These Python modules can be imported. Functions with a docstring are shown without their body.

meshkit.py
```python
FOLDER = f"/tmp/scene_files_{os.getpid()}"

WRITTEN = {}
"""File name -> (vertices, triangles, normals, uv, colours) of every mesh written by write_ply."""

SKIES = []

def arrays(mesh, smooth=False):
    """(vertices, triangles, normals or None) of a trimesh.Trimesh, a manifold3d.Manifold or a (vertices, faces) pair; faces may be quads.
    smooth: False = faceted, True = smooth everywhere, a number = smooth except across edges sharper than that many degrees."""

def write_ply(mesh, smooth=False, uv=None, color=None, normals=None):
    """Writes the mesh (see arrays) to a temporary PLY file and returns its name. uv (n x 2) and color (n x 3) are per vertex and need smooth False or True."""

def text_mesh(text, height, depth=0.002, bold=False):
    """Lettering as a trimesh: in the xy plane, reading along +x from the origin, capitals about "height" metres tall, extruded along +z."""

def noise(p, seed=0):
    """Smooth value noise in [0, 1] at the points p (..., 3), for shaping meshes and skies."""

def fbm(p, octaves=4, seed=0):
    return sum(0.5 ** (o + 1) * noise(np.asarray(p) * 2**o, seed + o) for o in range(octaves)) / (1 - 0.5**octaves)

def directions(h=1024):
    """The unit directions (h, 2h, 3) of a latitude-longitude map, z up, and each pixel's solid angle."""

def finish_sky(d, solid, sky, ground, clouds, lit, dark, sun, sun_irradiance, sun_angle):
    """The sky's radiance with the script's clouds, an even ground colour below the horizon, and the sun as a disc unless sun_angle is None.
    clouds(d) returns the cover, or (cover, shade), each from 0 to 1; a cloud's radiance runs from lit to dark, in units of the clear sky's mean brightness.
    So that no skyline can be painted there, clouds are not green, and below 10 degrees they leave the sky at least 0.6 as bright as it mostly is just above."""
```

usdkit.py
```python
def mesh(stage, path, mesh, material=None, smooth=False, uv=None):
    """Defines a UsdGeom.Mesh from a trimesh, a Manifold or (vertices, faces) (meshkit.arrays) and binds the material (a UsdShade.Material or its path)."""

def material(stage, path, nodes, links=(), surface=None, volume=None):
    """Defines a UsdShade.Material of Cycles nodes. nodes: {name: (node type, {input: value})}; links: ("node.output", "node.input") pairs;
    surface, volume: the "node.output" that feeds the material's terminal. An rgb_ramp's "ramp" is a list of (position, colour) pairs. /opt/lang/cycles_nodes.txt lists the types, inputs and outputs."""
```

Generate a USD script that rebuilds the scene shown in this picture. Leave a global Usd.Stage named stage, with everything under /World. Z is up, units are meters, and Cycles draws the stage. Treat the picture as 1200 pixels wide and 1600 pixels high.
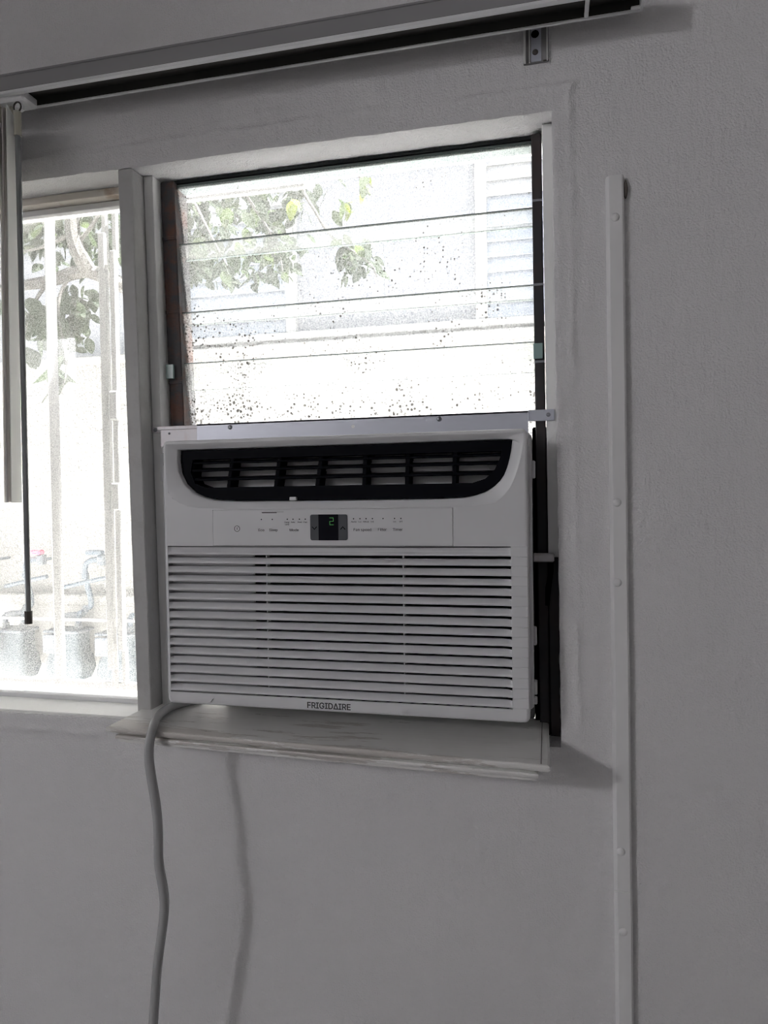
import math, random
import numpy as np, trimesh
import shapely.geometry as sg
from shapely.geometry import Polygon, LineString
import usdkit, meshkit
from meshkit import fbm, noise
from pxr import Usd, UsdGeom, UsdLux, UsdShade, Gf, Sdf

random.seed(7); rng = np.random.default_rng(7)
stage = Usd.Stage.CreateInMemory()
UsdGeom.SetStageUpAxis(stage, 'Z'); UsdGeom.SetStageMetersPerUnit(stage, 1.0)
UsdGeom.Xform.Define(stage, '/World')

# ------------------------------------------------------------------ camera, light, exposure
CAM = np.array([0.0, -1.05, 1.40]); YAW, PITCH, ROLL, FPX = 0.228, -0.0225, -0.0148, 1104.0
fw = np.array([-math.sin(YAW)*math.cos(PITCH), math.cos(YAW)*math.cos(PITCH), math.sin(PITCH)])
r0 = np.array([math.cos(YAW), math.sin(YAW), 0.0]); u0 = np.cross(r0, fw)
rt = math.cos(ROLL)*r0 + math.sin(ROLL)*u0; up = -math.sin(ROLL)*r0 + math.cos(ROLL)*u0
cam = UsdGeom.Camera.Define(stage, '/World/camera')
M = np.eye(4); M[0,:3], M[1,:3], M[2,:3], M[3,:3] = rt, up, -fw, CAM
cam.AddTransformOp().Set(Gf.Matrix4d(*M.ravel().tolist()))
cam.CreateHorizontalApertureAttr(36.0); cam.CreateVerticalApertureAttr(48.0)
cam.CreateFocalLengthAttr(36.0*FPX/1200.0); cam.CreateClippingRangeAttr((0.02, 200.0))
cam.CreateExposureAttr(2.4)
SKY, LAMP = 5.0/32, 860.0/32
dome = UsdLux.DomeLight.Define(stage, '/World/sky'); dome.CreateIntensityAttr(SKY); dome.CreateColorAttr(Gf.Vec3f(0.89, 0.945, 1.0))
SUN = 170000.0/32; sun = UsdLux.DistantLight.Define(stage, '/World/sun'); sun.CreateIntensityAttr(SUN); sun.CreateAngleAttr(1.5); sun.CreateColorAttr(Gf.Vec3f(1.0, 0.98, 0.96))
sd = np.array([0.36, 0.03, 0.92]); sd /= np.linalg.norm(sd); sx_ = np.cross([0, 1.0, 0], sd); sx_ /= np.linalg.norm(sx_); S4 = np.eye(4); S4[0,:3], S4[1,:3], S4[2,:3] = sx_, np.cross(sd, sx_), sd
sun.AddTransformOp().Set(Gf.Matrix4d(*S4.ravel().tolist()))
lamp = UsdLux.SphereLight.Define(stage, '/World/ceiling_lamp'); lamp.CreateRadiusAttr(0.13); lamp.CreateIntensityAttr(LAMP)
lamp.CreateColorAttr(Gf.Vec3f(0.97, 0.965, 1.0)); lamp.AddTranslateOp().Set(Gf.Vec3d(-3.4, -4.05, 2.78))

# ------------------------------------------------------------------ materials
def mat(name, color, rough=0.5, bump=None, noise_col=None, **kw):
    """principled paint; bump=(scale, strength) fine relief; noise_col=(scale, colour2, lo, hi) blotches of colour2"""
    n = {'p': ('principled_bsdf', {'base_color': color, 'roughness': rough, **kw}), 'g': ('geometry', {})}
    l = []
    if bump:
        n['bn'] = ('noise_texture', {'scale': bump[0], 'detail': 4.0, 'roughness': 0.6})
        n['b'] = ('bump', {'strength': bump[1], 'distance': bump[2] if len(bump) > 2 else 0.002})
        l += [('g.position', 'bn.vector'), ('bn.fac', 'b.height'), ('b.normal', 'p.normal')]
    if noise_col:
        sc, c2, lo, hi = noise_col
        n['cn'] = ('noise_texture', {'scale': sc, 'detail': 5.0, 'roughness': 0.65})
        n['rr'] = ('rgb_ramp', {'ramp': [(0.0, color), (lo, color), (hi, c2), (1.0, c2)]})
        l += [('g.position', 'cn.vector'), ('cn.fac', 'rr.fac'), ('rr.color', 'p.base_color')]
    return usdkit.material(stage, '/World/Looks/' + name, n, l, surface='p.BSDF')

def rough_bevel(name, color, rough, radius, **kw):
    n = {'p': ('principled_bsdf', {'base_color': color, 'roughness': rough, **kw}), 'b': ('bevel', {'radius': radius, 'samples': 4})}
    return usdkit.material(stage, '/World/Looks/' + name, n, [('b.bevel', 'p.normal')], surface='p.BSDF')

def glass_mat(name, haze, speck=False, tint=(0.985, 0.995, 0.99)):
    n = {'t': ('transparent_bsdf', {'color': tint}), 'gl': ('glossy_bsdf', {'roughness': 0.02, 'color': (1, 1, 1)}), 'f': ('fresnel', {'IOR': 1.45}),
         'm1': ('mix_closure', {}), 'tr': ('translucent_bsdf', {'color': (0.95, 0.95, 0.93)}), 'm2': ('mix_closure', {}), 'g': ('geometry', {}),
         'n1': ('noise_texture', {'scale': 420.0, 'detail': 3.0, 'roughness': 0.7}), 'mr': ('map_range', {'from_min': 0.38, 'from_max': 0.62, 'to_min': haze*0.15, 'to_max': haze*1.85, 'clamp': True})}
    l = [('f.fac', 'm1.fac'), ('t.BSDF', 'm1.closure1'), ('gl.BSDF', 'm1.closure2'), ('g.position', 'n1.vector'), ('n1.fac', 'mr.value'), ('mr.result', 'm2.fac'),
         ('m1.closure', 'm2.closure1'), ('tr.BSDF', 'm2.closure2')]
    out = 'm2.closure'
    if speck:  # spatter of dark dirt spots, denser in patches and lower down
        n.update({'v': ('voronoi_texture', {'scale': 165.0, 'randomness': 1.0}), 'n2': ('noise_texture', {'scale': 11.0, 'detail': 2.0}), 'sx': ('separate_xyz', {}),
                  'zr': ('map_range', {'from_min': 1.50, 'from_max': 1.80, 'to_min': 0.36, 'to_max': 0.10, 'clamp': True}),
                  'nr': ('map_range', {'from_min': 0.34, 'from_max': 0.62, 'to_min': -0.24, 'to_max': 0.12, 'clamp': True}),
                  'wn': ('separate_color', {}), 'wr': ('map_range', {'from_min': 0.0, 'from_max': 1.0, 'to_min': -0.42, 'to_max': 0.04}),
                  'ad': ('math', {'math_type': 'add'}), 'ad2': ('math', {'math_type': 'add'}), 'lt': ('math', {'math_type': 'less_than'}),
                  'df': ('diffuse_bsdf', {'color': (0.16, 0.14, 0.12)}), 'm3': ('mix_closure', {}), 'sc': ('math', {'math_type': 'multiply', 'value2': 0.85})})
        l += [('g.position', 'v.vector'), ('g.position', 'n2.vector'), ('g.position', 'sx.vector'), ('sx.z', 'zr.value'), ('n2.fac', 'nr.value'), ('v.color', 'wn.color'), ('wn.r', 'wr.value'),
              ('zr.result', 'ad.value1'), ('nr.result', 'ad.value2'), ('ad.value', 'ad2.value1'), ('wr.result', 'ad2.value2'), ('v.distance', 'lt.value1'), ('ad2.value', 'lt.value2'),
              ('lt.value', 'sc.value1'), ('sc.value', 'm3.fac'), ('m2.closure', 'm3.closure1'), ('df.BSDF', 'm3.closure2')]
        out = 'm3.closure'
    return usdkit.material(stage, '/World/Looks/' + name, n, l, surface=out)

def leaf_mat(name, c, ct):
    n = {'p': ('principled_bsdf', {'base_color': c, 'roughness': 0.75, 'specular_ior_level': 0.15}), 't': ('translucent_bsdf', {'color': ct}), 'm': ('mix_closure', {'fac': 0.45})}
    return usdkit.material(stage, '/World/Looks/' + name, n, [('p.BSDF', 'm.closure1'), ('t.BSDF', 'm.closure2')], surface='m.closure')

def wall_mat():
    n = {'p': ('principled_bsdf', {'base_color': (0.78, 0.77, 0.775), 'roughness': 0.42, 'specular_ior_level': 0.45}), 'g': ('geometry', {}),
         'n1': ('noise_texture', {'scale': 330.0, 'detail': 2.0, 'roughness': 0.5}), 'n2': ('noise_texture', {'scale': 55.0, 'detail': 3.0, 'roughness': 0.55}),
         'mp': ('mapping', {'scale': (1.0, 1.0, 0.35)}), 'ml': ('math', {'math_type': 'multiply_add', 'value2': 2.2}), 'b': ('bump', {'strength': 1.0, 'distance': 0.0016}),
         'n3': ('noise_texture', {'scale': 3.0, 'detail': 6.0, 'roughness': 0.6}), 'rr': ('rgb_ramp', {'ramp': [(0.0, (0.75, 0.74, 0.75)), (0.45, (0.78, 0.77, 0.775)), (1.0, (0.81, 0.795, 0.79))]})}
    l = [('g.position', 'n1.vector'), ('g.position', 'mp.vector'), ('mp.vector', 'n2.vector'), ('n2.fac', 'ml.value1'), ('n1.fac', 'ml.value3'), ('ml.value', 'b.height'), ('b.normal', 'p.normal'),
         ('g.position', 'n3.vector'), ('n3.fac', 'rr.fac'), ('rr.color', 'p.base_color')]
    return usdkit.material(stage, '/World/Looks/wall_paint', n, l, surface='p.BSDF')

M_ = {}
M_['wall'] = wall_mat()
M_['white'] = mat('white_gloss_paint', (0.88, 0.88, 0.87), 0.35, bump=(120, 0.35, 0.0015))
M_['strip'] = mat('strip_paint', (0.84, 0.835, 0.835), 0.35, bump=(70, 0.35, 0.0015))
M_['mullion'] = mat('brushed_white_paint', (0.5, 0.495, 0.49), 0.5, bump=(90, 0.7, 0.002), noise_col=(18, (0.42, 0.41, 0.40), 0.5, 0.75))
M_['shelf'] = mat('worn_white_paint', (0.8, 0.79, 0.77), 0.4, bump=(60, 0.5, 0.0015), noise_col=(24, (0.30, 0.27, 0.24), 0.58, 0.74))
M_['shelf'] = (lambda n, l: usdkit.material(stage, '/World/Looks/worn_white_board', n, l, surface='p.BSDF'))(
    {'p': ('principled_bsdf', {'base_color': (0.8, 0.79, 0.77), 'roughness': 0.45}), 'g': ('geometry', {}), 'mp': ('mapping', {'scale': (9.0, 75.0, 75.0)}), 'mq': ('mapping', {'scale': (2.5, 9.0, 9.0)}),
     'n': ('noise_texture', {'scale': 1.0, 'detail': 6.0, 'roughness': 0.7}), 'n2': ('noise_texture', {'scale': 1.0, 'detail': 3.0}), 'ad': ('math', {'math_type': 'multiply_add', 'value2': 0.8}),
     'rr': ('rgb_ramp', {'ramp': [(0.0, (0.86, 0.85, 0.83)), (0.98, (0.8, 0.79, 0.77)), (1.0, (0.6, 0.57, 0.54))]}), 'r2': ('rgb_ramp', {'ramp': [(0.0, (1, 1, 1)), (0.665, (1, 1, 1)), (0.70, (0.2, 0.17, 0.15)), (1.0, (0.2, 0.17, 0.15))]}), 'mx': ('mix', {'mix_type': 'multiply', 'fac': 1.0}),
     'b': ('bump', {'strength': 0.7, 'distance': 0.0012})},
    [('g.position', 'mp.vector'), ('g.position', 'mq.vector'), ('mp.vector', 'n.vector'), ('mq.vector', 'n2.vector'), ('n.fac', 'ad.value1'), ('n2.fac', 'ad.value3'), ('ad.value', 'rr.fac'), ('n.fac', 'r2.fac'), ('rr.color', 'mx.color1'), ('r2.color', 'mx.color2'),
     ('mx.color', 'p.base_color'), ('n.fac', 'b.height'), ('b.normal', 'p.normal')])
M_['ac'] = rough_bevel('ac_plastic', (0.74, 0.74, 0.755), 0.38, 0.0012)
M_['ac_flat'] = mat('ac_plastic_smooth', (0.74, 0.74, 0.755), 0.36)
M_['black'] = mat('black_plastic', (0.003, 0.0033, 0.006), 0.6, specular_ior_level=0.08)
M_['void'] = mat('matte_black', (0.003, 0.003, 0.004), 0.9, specular_ior_level=0.05)
M_['filter'] = mat('dark_filter', (0.004, 0.004, 0.005), 0.9, specular_ior_level=0.05)
M_['dkgrey'] = mat('grey_display_key', (0.10, 0.105, 0.115), 0.5, specular_ior_level=0.2)
M_['led'] = mat('green_led', (0.1, 0.5, 0.1), 0.5, emission_color=(0.25, 1.0, 0.3), emission_strength=0.012)
M_['print'] = mat('grey_print', (0.018, 0.018, 0.02), 0.5)
M_['print2'] = mat('pale_print', (0.12, 0.12, 0.125), 0.5)
M_['print3'] = mat('brand_grey', (0.07, 0.07, 0.072), 0.5)
M_['zinc'] = mat('galvanised_steel', (0.66, 0.68, 0.76), 0.38, bump=(80, 0.1), metallic=0.35)
M_['zinc2'] = mat('dull_galvanised_steel', (0.62, 0.60, 0.62), 0.45, noise_col=(30, (0.55, 0.47, 0.46), 0.5, 0.8), metallic=0.35)
M_['screw'] = mat('screw_steel', (0.35, 0.36, 0.4), 0.35, metallic=0.8)
M_['rust'] = mat('rusty_channel', (0.055, 0.05, 0.052), 0.6, bump=(150, 0.5), noise_col=(13, (0.12, 0.05, 0.03), 0.5, 0.62))
M_['chan'] = mat('dark_channel', (0.03, 0.03, 0.033), 0.55, noise_col=(9, (0.05, 0.032, 0.03), 0.45, 0.7))
M_['channel_top'] = mat('grey_green_channel', (0.12, 0.15, 0.15), 0.4)
M_['channel_gap'] = mat('black_gap', (0.012, 0.016, 0.016), 0.7)
M_['alu'] = mat('white_aluminium', (0.86, 0.86, 0.87), 0.35)
M_['beige'] = mat('beige_rust_frame', (0.78, 0.73, 0.66), 0.55, bump=(100, 0.4), noise_col=(14, (0.42, 0.25, 0.13), 0.55, 0.75))
M_['rail_in'] = mat('blind_track_inside', (0.055, 0.053, 0.047), 0.6)
M_['rail_face'] = mat('blind_valance', (0.30, 0.295, 0.30), 0.4)
M_['vane'] = leaf_mat('vinyl_vane', (0.82, 0.82, 0.81), (0.9, 0.9, 0.89))
M_['vane2'] = mat('aged_vinyl_vane', (0.52, 0.47, 0.46), 0.45)
M_['wand'] = mat('grey_acrylic', (0.25, 0.26, 0.265), 0.15, specular_ior_level=0.8)
M_['hook'] = mat('yellowed_plastic', (0.45, 0.43, 0.36), 0.4)
M_['cap'] = mat('brown_cap', (0.07, 0.06, 0.055), 0.5)
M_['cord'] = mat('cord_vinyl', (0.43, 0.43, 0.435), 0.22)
M_['edge'] = mat('glass_edge', (0.10, 0.14, 0.13), 0.25)
M_['clip'] = mat('green_glass_end', (0.32, 0.45, 0.43), 0.15)
M_['glass'] = glass_mat('dusty_glass', 0.08)
M_['glass_speck'] = glass_mat('spattered_glass', 0.125, speck=True)
M_['stucco'] = mat('cream_stucco', (0.25, 0.245, 0.237), 0.9, bump=(30, 1.0, 0.03))
M_['siding'] = mat('pale_lavender_siding', (0.22, 0.225, 0.25), 0.7)
M_['trim'] = mat('white_house_trim', (0.34, 0.335, 0.34), 0.6)
M_['ledge'] = mat('grey_ledge', (0.26, 0.255, 0.25), 0.8, bump=(30, 0.6, 0.01))
M_['curtain'] = mat('closed_pale_curtain', (0.20, 0.207, 0.235), 0.8)
M_['louvre'] = mat('blue_reflection_louvre', (0.25, 0.275, 0.33), 0.3)  # bluish reflection on the lower louvres is put into their colour
M_['louvre2'] = mat('white_louvre', (0.34, 0.35, 0.38), 0.4)
M_['bars'] = mat('white_painted_bar', (0.22, 0.217, 0.215), 0.5)
M_['meter'] = mat('grey_blue_meter', (0.042, 0.056, 0.07), 0.5, noise_col=(9, (0.055, 0.07, 0.085), 0.4, 0.7))
M_['meter2'] = mat('pale_meter_top', (0.085, 0.097, 0.115), 0.5)
M_['pipe'] = mat('grey_blue_pipe', (0.06, 0.08, 0.105), 0.5)
M_['red'] = mat('pink_red_handle', (0.5, 0.09, 0.16), 0.5)
M_['bark'] = mat('grey_bark', (0.08, 0.075, 0.07), 0.9, bump=(40, 0.8, 0.01))
M_['leaf'] = leaf_mat('leaf_green', (0.03, 0.04, 0.026), (0.04, 0.06, 0.025))
M_['leaf2'] = leaf_mat('leaf_mid_green', (0.04, 0.055, 0.028), (0.07, 0.10, 0.03))
M_['leaf3'] = leaf_mat('leaf_yellow_green', (0.12, 0.15, 0.02), (0.2, 0.25, 0.025))  # yellower, brighter green for a few leaf clusters
M_['ground'] = mat('pale_concrete', (0.8, 0.78, 0.74), 0.9, bump=(20, 0.5, 0.01))
M_['floor'] = mat('grey_floor', (0.2, 0.19, 0.185), 0.35)
M_['room'] = mat('room_paint', (0.62, 0.61, 0.605), 0.6)

# ------------------------------------------------------------------ helpers
used = {}
def numbered(path):
    k = used.get(path, 0); used[path] = k + 1
    return path if k == 0 else f'{path}_{k:03d}'
ORIGIN = {}; UNIT = {}
def tag(p, label=None, cat=None, group=None, kind=None):
    for k, v in (('label', label), ('category', cat), ('group', group), ('kind', kind)):
        if v: p.SetCustomDataByKey(k, v)
def thing(name, label, cat, loc=(0, 0, 0), group=None, kind=None):
    path = numbered('/World/' + name); x = UsdGeom.Xform.Define(stage, path); x.AddTranslateOp().Set(Gf.Vec3d(*map(float, loc)))
    tag(x.GetPrim(), label, cat, group, kind); ORIGIN[path] = np.array(loc, float)
    return path
def part(parent, name, mesh, m, label=None, smooth=30, kind=None):
    """one Mesh prim (given in world coordinates) under a thing or a part"""
    path = numbered(parent + '/' + name)
    o = next((ORIGIN[p] for p in ('/'.join(path.split('/')[:3]),) if p in ORIGIN), np.zeros(3))
    mesh = mesh.copy(); k, mv = UNIT.get('/'.join(path.split('/')[:3]), (1.0, (0, 0, 0)))
    mesh.vertices = mesh.vertices*np.array([k, 1, k]) + np.array(mv) - o
    g = usdkit.mesh(stage, path, mesh, M_[m] if isinstance(m, str) else m, smooth=smooth)
    tag(g.GetPrim(), label, kind=kind)
    return path
def single(name, mesh, m, label=None, cat=None, group=None, kind=None, smooth=30):
    path = part('/World', name, mesh, m, smooth=smooth); tag(stage.GetPrimAtPath(path), label, cat, group, kind); return path
cat_ = trimesh.util.concatenate
def box(x0, x1, y0, y1, z0, z1, b=0.0):
    x0, x1 = min(x0, x1), max(x0, x1); y0, y1 = min(y0, y1), max(y0, y1); z0, z1 = min(z0, z1), max(z0, z1)
    b = min(b, (x1-x0)*.45, (y1-y0)*.45, (z1-z0)*.45)
    if b <= 0:
        return trimesh.creation.box(bounds=[[x0, y0, z0], [x1, y1, z1]])
    pts = []
    for sx in (0, 1):
        for sy in (0, 1):
            for sz in (0, 1):
                p = np.array([(x0, x1)[sx], (y0, y1)[sy], (z0, z1)[sz]]); s = np.array([1-2*sx, 1-2*sy, 1-2*sz])*b
                for k in range(3):
                    q = p + s; q[k] = p[k]; pts.append(q)
    return trimesh.convex.convex_hull(np.array(pts))
def ext(poly, y0, y1):
    """extrude a polygon drawn in (x, z) from depth y0 to y1"""
    ms = []
    for g in getattr(poly, 'geoms', [poly]):
        if g.area < 1e-9: continue
        m = trimesh.creation.extrude_polygon(g, y1-y0, engine='earcut'); v = m.vertices
        ms.append(trimesh.Trimesh(np.c_[v[:, 0], y0+v[:, 2], v[:, 1]], m.faces[:, ::-1], process=False))
    return cat_(ms)
def loft(rings, closed=True, caps=(False, False)):
    """rings: list of (n,3) arrays; joins each to the next"""
    n = len(rings[0]); V = np.vstack(rings); F = []
    for k in range(len(rings)-1):
        for i in range(n if closed else n-1):
            j = (i+1) % n; a, b, c, d = k*n+i, k*n+j, (k+1)*n+j, (k+1)*n+i
            F += [[a, b, c], [a, c, d]]
    for end, on in ((0, caps[0]), (len(rings)-1, caps[1])):
        if on:
            c = len(V); V = np.vstack([V, rings[end].mean(0)])
            for i in range(n):
                j = (i+1) % n
                F.append([c, end*n+j, end*n+i] if end == 0 else [c, end*n+i, end*n+j])
    m = trimesh.Trimesh(V, np.array(F), process=False)
    return m
def fixn(m):
    trimesh.repair.fix_normals(m); return m
def tube(pts, r, n=10, caps=True):
    pts = np.array(pts, float); rr = np.broadcast_to(r, len(pts)); T = np.gradient(pts, axis=0); T /= np.linalg.norm(T, axis=1)[:, None]
    a = np.array([0, 0, 1.0]) if abs(T[0][2]) < .9 else np.array([1.0, 0, 0]); rings = []
    for p, t, q in zip(pts, T, rr):
        a = a - t*(a@t); a /= np.linalg.norm(a); b = np.cross(t, a); ang = np.linspace(0, 2*math.pi, n, endpoint=False)
        rings.append(p + q*(np.cos(ang)[:, None]*a + np.sin(ang)[:, None]*b))
    return fixn(loft(rings, caps=(caps, caps)))
def spline(pts, n=60):
    from scipy.interpolate import CubicSpline
    pts = np.array(pts, float); t = np.r_[0, np.cumsum(np.linalg.norm(np.diff(pts, axis=0), axis=1))]
    return CubicSpline(t, pts)(np.linspace(0, t[-1], n))
def resample(ring, n):
    ring = np.array(ring, float); R = np.vstack([ring, ring[:1]]); t = np.r_[0, np.cumsum(np.linalg.norm(np.diff(R, axis=0), axis=1))]
    s = np.linspace(0, t[-1], n, endpoint=False); return np.c_[np.interp(s, t, R[:, 0]), np.interp(s, t, R[:, 1])]
def text(s, x0, x1, z, y, h, bold=False):
    """flat lettering on a plane that faces the room, spanning x0..x1, capitals h tall, baseline z"""
    m = meshkit.text_mesh(s, h, 0.0003, bold); v = m.vertices.copy(); w = v[:, 0].max()-v[:, 0].min()
    sx = (x1-x0)/w if x1 is not None else 1.0
    return trimesh.Trimesh(np.c_[x0+(v[:, 0]-v[:, 0].min())*sx, y-v[:, 2], z+v[:, 1]], m.faces, process=False)
def cyl(p, q, r, n=16):
    return tube([p, q], r, n)
def dome_head(c, r, h, axis=(0, -1, 0), n=14):
    """a low rounded screw head on a surface at c, bulging along axis"""
    ax = np.array(axis, float); a = np.array([1.0, 0, 0]) if abs(ax[0]) < .9 else np.array([0, 0, 1.0]); b = np.cross(ax, a); rings = []
    for k in range(6):
        f = k/5*math.pi/2; ang = np.linspace(0, 2*math.pi, n, endpoint=False)
        rings.append(np.array(c) + ax*h*math.sin(f) + max(r*math.cos(f), 1e-5)*(np.cos(ang)[:, None]*a + np.sin(ang)[:, None]*b))
    return fixn(loft(rings, caps=(True, True)))
def shear(m, k, z0=1.946):
    m = m.copy(); m.vertices[:, 0] += k*(z0 - m.vertices[:, 2]); return m

# ------------------------------------------------------------------ the room shell
XL, XR, YB, ZT = -3.7, 1.9, -5.0, 3.0
OX0, OX1, OZ0, OZ1, WT = -1.45, 0.011, 1.0305, 1.946, 0.13
KR = 0.0055                                            # the old house leans a little
def axis(lo, hi, f0, f1, fine, coarse, must):
    a = np.concatenate([np.arange(lo, f0, coarse), np.arange(f0, f1, fine), np.arange(f1, hi, coarse), [hi]])
    for m in must: a[np.argmin(abs(a-m))] = m
    return np.unique(a)
xs = axis(XL, XR, -1.0, 0.5, 0.0042, 0.08, [OX0, OX1]); zs = axis(0, ZT, 0.5, 2.3, 0.0042, 0.08, [OZ0, OZ1])
X, Z = np.meshgrid(xs, zs, indexing='ij')
P3 = np.stack([X, np.zeros_like(X), Z], -1)
d = 0.0026*(fbm(P3*4.5, 4, 3)-.5) + 0.0011*(fbm(P3*28, 3, 5)-.5) + 0.0005*(fbm(P3*np.array([130, 1, 70]), 2, 8)-.5)
# plaster border patched round the opening, with a lumpy rim
wig = 0.010*(fbm(P3*14, 3, 11)-.5) + 0.006*(fbm(P3*60, 2, 12)-.5)
dx = np.maximum(np.maximum(OX0-X, X-OX1), 0); dz_ = np.maximum(np.maximum(OZ0-Z, Z-OZ1), 0); dist = np.maximum(dx, dz_)
bw = np.where(dz_ > dx, np.where(Z < OZ0, 0.028, 0.036), 0.027) + wig
rim = np.clip((bw - dist)/0.004, -1, 1)*.5+.5; amp = np.clip(noise(P3*9, 21)*1.8-.3, 0.15, 1.2)
d += 0.0018*rim*amp + 0.0034*np.exp(-((dist-bw+.002)/0.0035)**2)*np.clip(fbm(P3*35, 2, 31)*2.4-.7, 0, 1.5)
d += np.where(dist < bw+.004, 0.0012*(fbm(P3*70, 3, 41)-.5), 0)
# raised brush marks, old drips and hairline cracks
for (ax, az, bx, bz, w, h) in [(-.415, .885, -.385, .915, .002, .0016), (-.385, .915, -.372, .965, .002, .0013), (-.44, .79, -.42, .80, .003, .0014), (-.70, .95, -.62, .94, .002, .0012),
                               (-.74, .97, -.60, .955, .0015, .0012), (-.60, .90, -.585, .925, .002, .001), (-.735, .93, -.73, .95, .002, .0013), (-.70, .985, -.705, 1.0, .003, .0014),
                               (.045, .99, .085, .965, .0016, .0013), (.03, 1.005, .05, .985, .0016, .0012), (.255, 1.14, .262, 1.142, .002, .0016), (.235, 1.03, .28, 1.02, .0015, .0008), (.14, .90, .20, .905, .0015, .0008),
                               (.21, .98, .25, .955, .0015, .001), (-.30, .70, -.25, .71, .002, .0008), (-.56, 1.99, -.40, 2.005, .003, .0011), (-.82, 1.985, -.66, 1.992, .003, .0014)]:
    L = np.array([bx-ax, bz-az]); t = np.clip(((X-ax)*L[0]+(Z-az)*L[1])/(L@L), 0, 1)
    q = np.hypot(X-ax-t*L[0], Z-az-t*L[1]) + .002*(noise(P3*160, 51)-.5)
    d += h*np.exp(-(q/w)**2) - .6*h*np.exp(-((q-1.8*w)/w)**2)
Xd, Zd = X.copy(), Z.copy()
ragx, ragz = 0.0026*(fbm(P3*40, 3, 61)-.5), 0.0030*(fbm(P3*40, 3, 62)-.5)
i0, i1 = np.argmin(abs(xs-OX0)), np.argmin(abs(xs-OX1)); k0, k1 = np.argmin(abs(zs-OZ0)), np.argmin(abs(zs-OZ1))
Xd[i1, k0:k1+1] += ragx[i1, k0:k1+1]; Zd[i0:i1+1, k1] += ragz[i0:i1+1, k1]; Zd[i0:i1+1, k0] += ragz[i0:i1+1, k0]
Yd = -d; Yd[i0:i1+1, k0:k1+1] += .0012
V = np.stack([Xd, Yd, Zd], -1).reshape(-1, 3); nz = len(zs)
ii, kk = np.meshgrid(np.arange(len(xs)-1), np.arange(nz-1), indexing='ij'); keep = ~((ii >= i0) & (ii < i1) & (kk >= k0) & (kk < k1)); ii, kk = ii[keep], kk[keep]
a, b, c, e = ii*nz+kk, (ii+1)*nz+kk, (ii+1)*nz+kk+1, ii*nz+kk+1
front = trimesh.Trimesh(V, np.vstack([np.c_[a, b, c], np.c_[a, c, e]]), process=False)
loop = [(i, k0) for i in range(i0, i1)] + [(i1, k) for k in range(k0, k1)] + [(i, k1) for i in range(i1, i0, -1)] + [(i0, k) for k in range(k1, k0, -1)]
ring = np.array([V[i*nz+k] for i, k in loop]); cen = np.array([(OX0+OX1)/2, 0, (OZ0+OZ1)/2])
def deep(y, s):
    R = ring.copy(); q = R*np.array([25, 1, 25]); q[:, 1] = y*60; R[:, 1] = y; o = .0022*(fbm(q*1.6, 3, 71)-.5)*s
    R[:, 0] += np.where(abs(ring[:, 0]-OX1) < .004, o, 0); R[:, 2] += np.where((abs(ring[:, 2]-OZ1) < .004) | (abs(ring[:, 2]-OZ0) < .004), o, 0); return R
rev = loft([ring] + [deep(y, 1) for y in (.006, .014, .022, .03, .04, .05, .06, .075, .09, WT)])
rev.faces = rev.faces[:, ::-1]
shell = [front, rev]
for x0, x1, z0, z1 in ((XL, OX0-.005, 0, ZT), (OX1+.012, XR, 0, ZT), (OX0-.005, OX1+.012, 0, OZ0-.006), (OX0-.005, OX1+.012, OZ1+.006, ZT)):
    shell.append(box(x0, x1, .012, WT, z0, z1))
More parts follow.
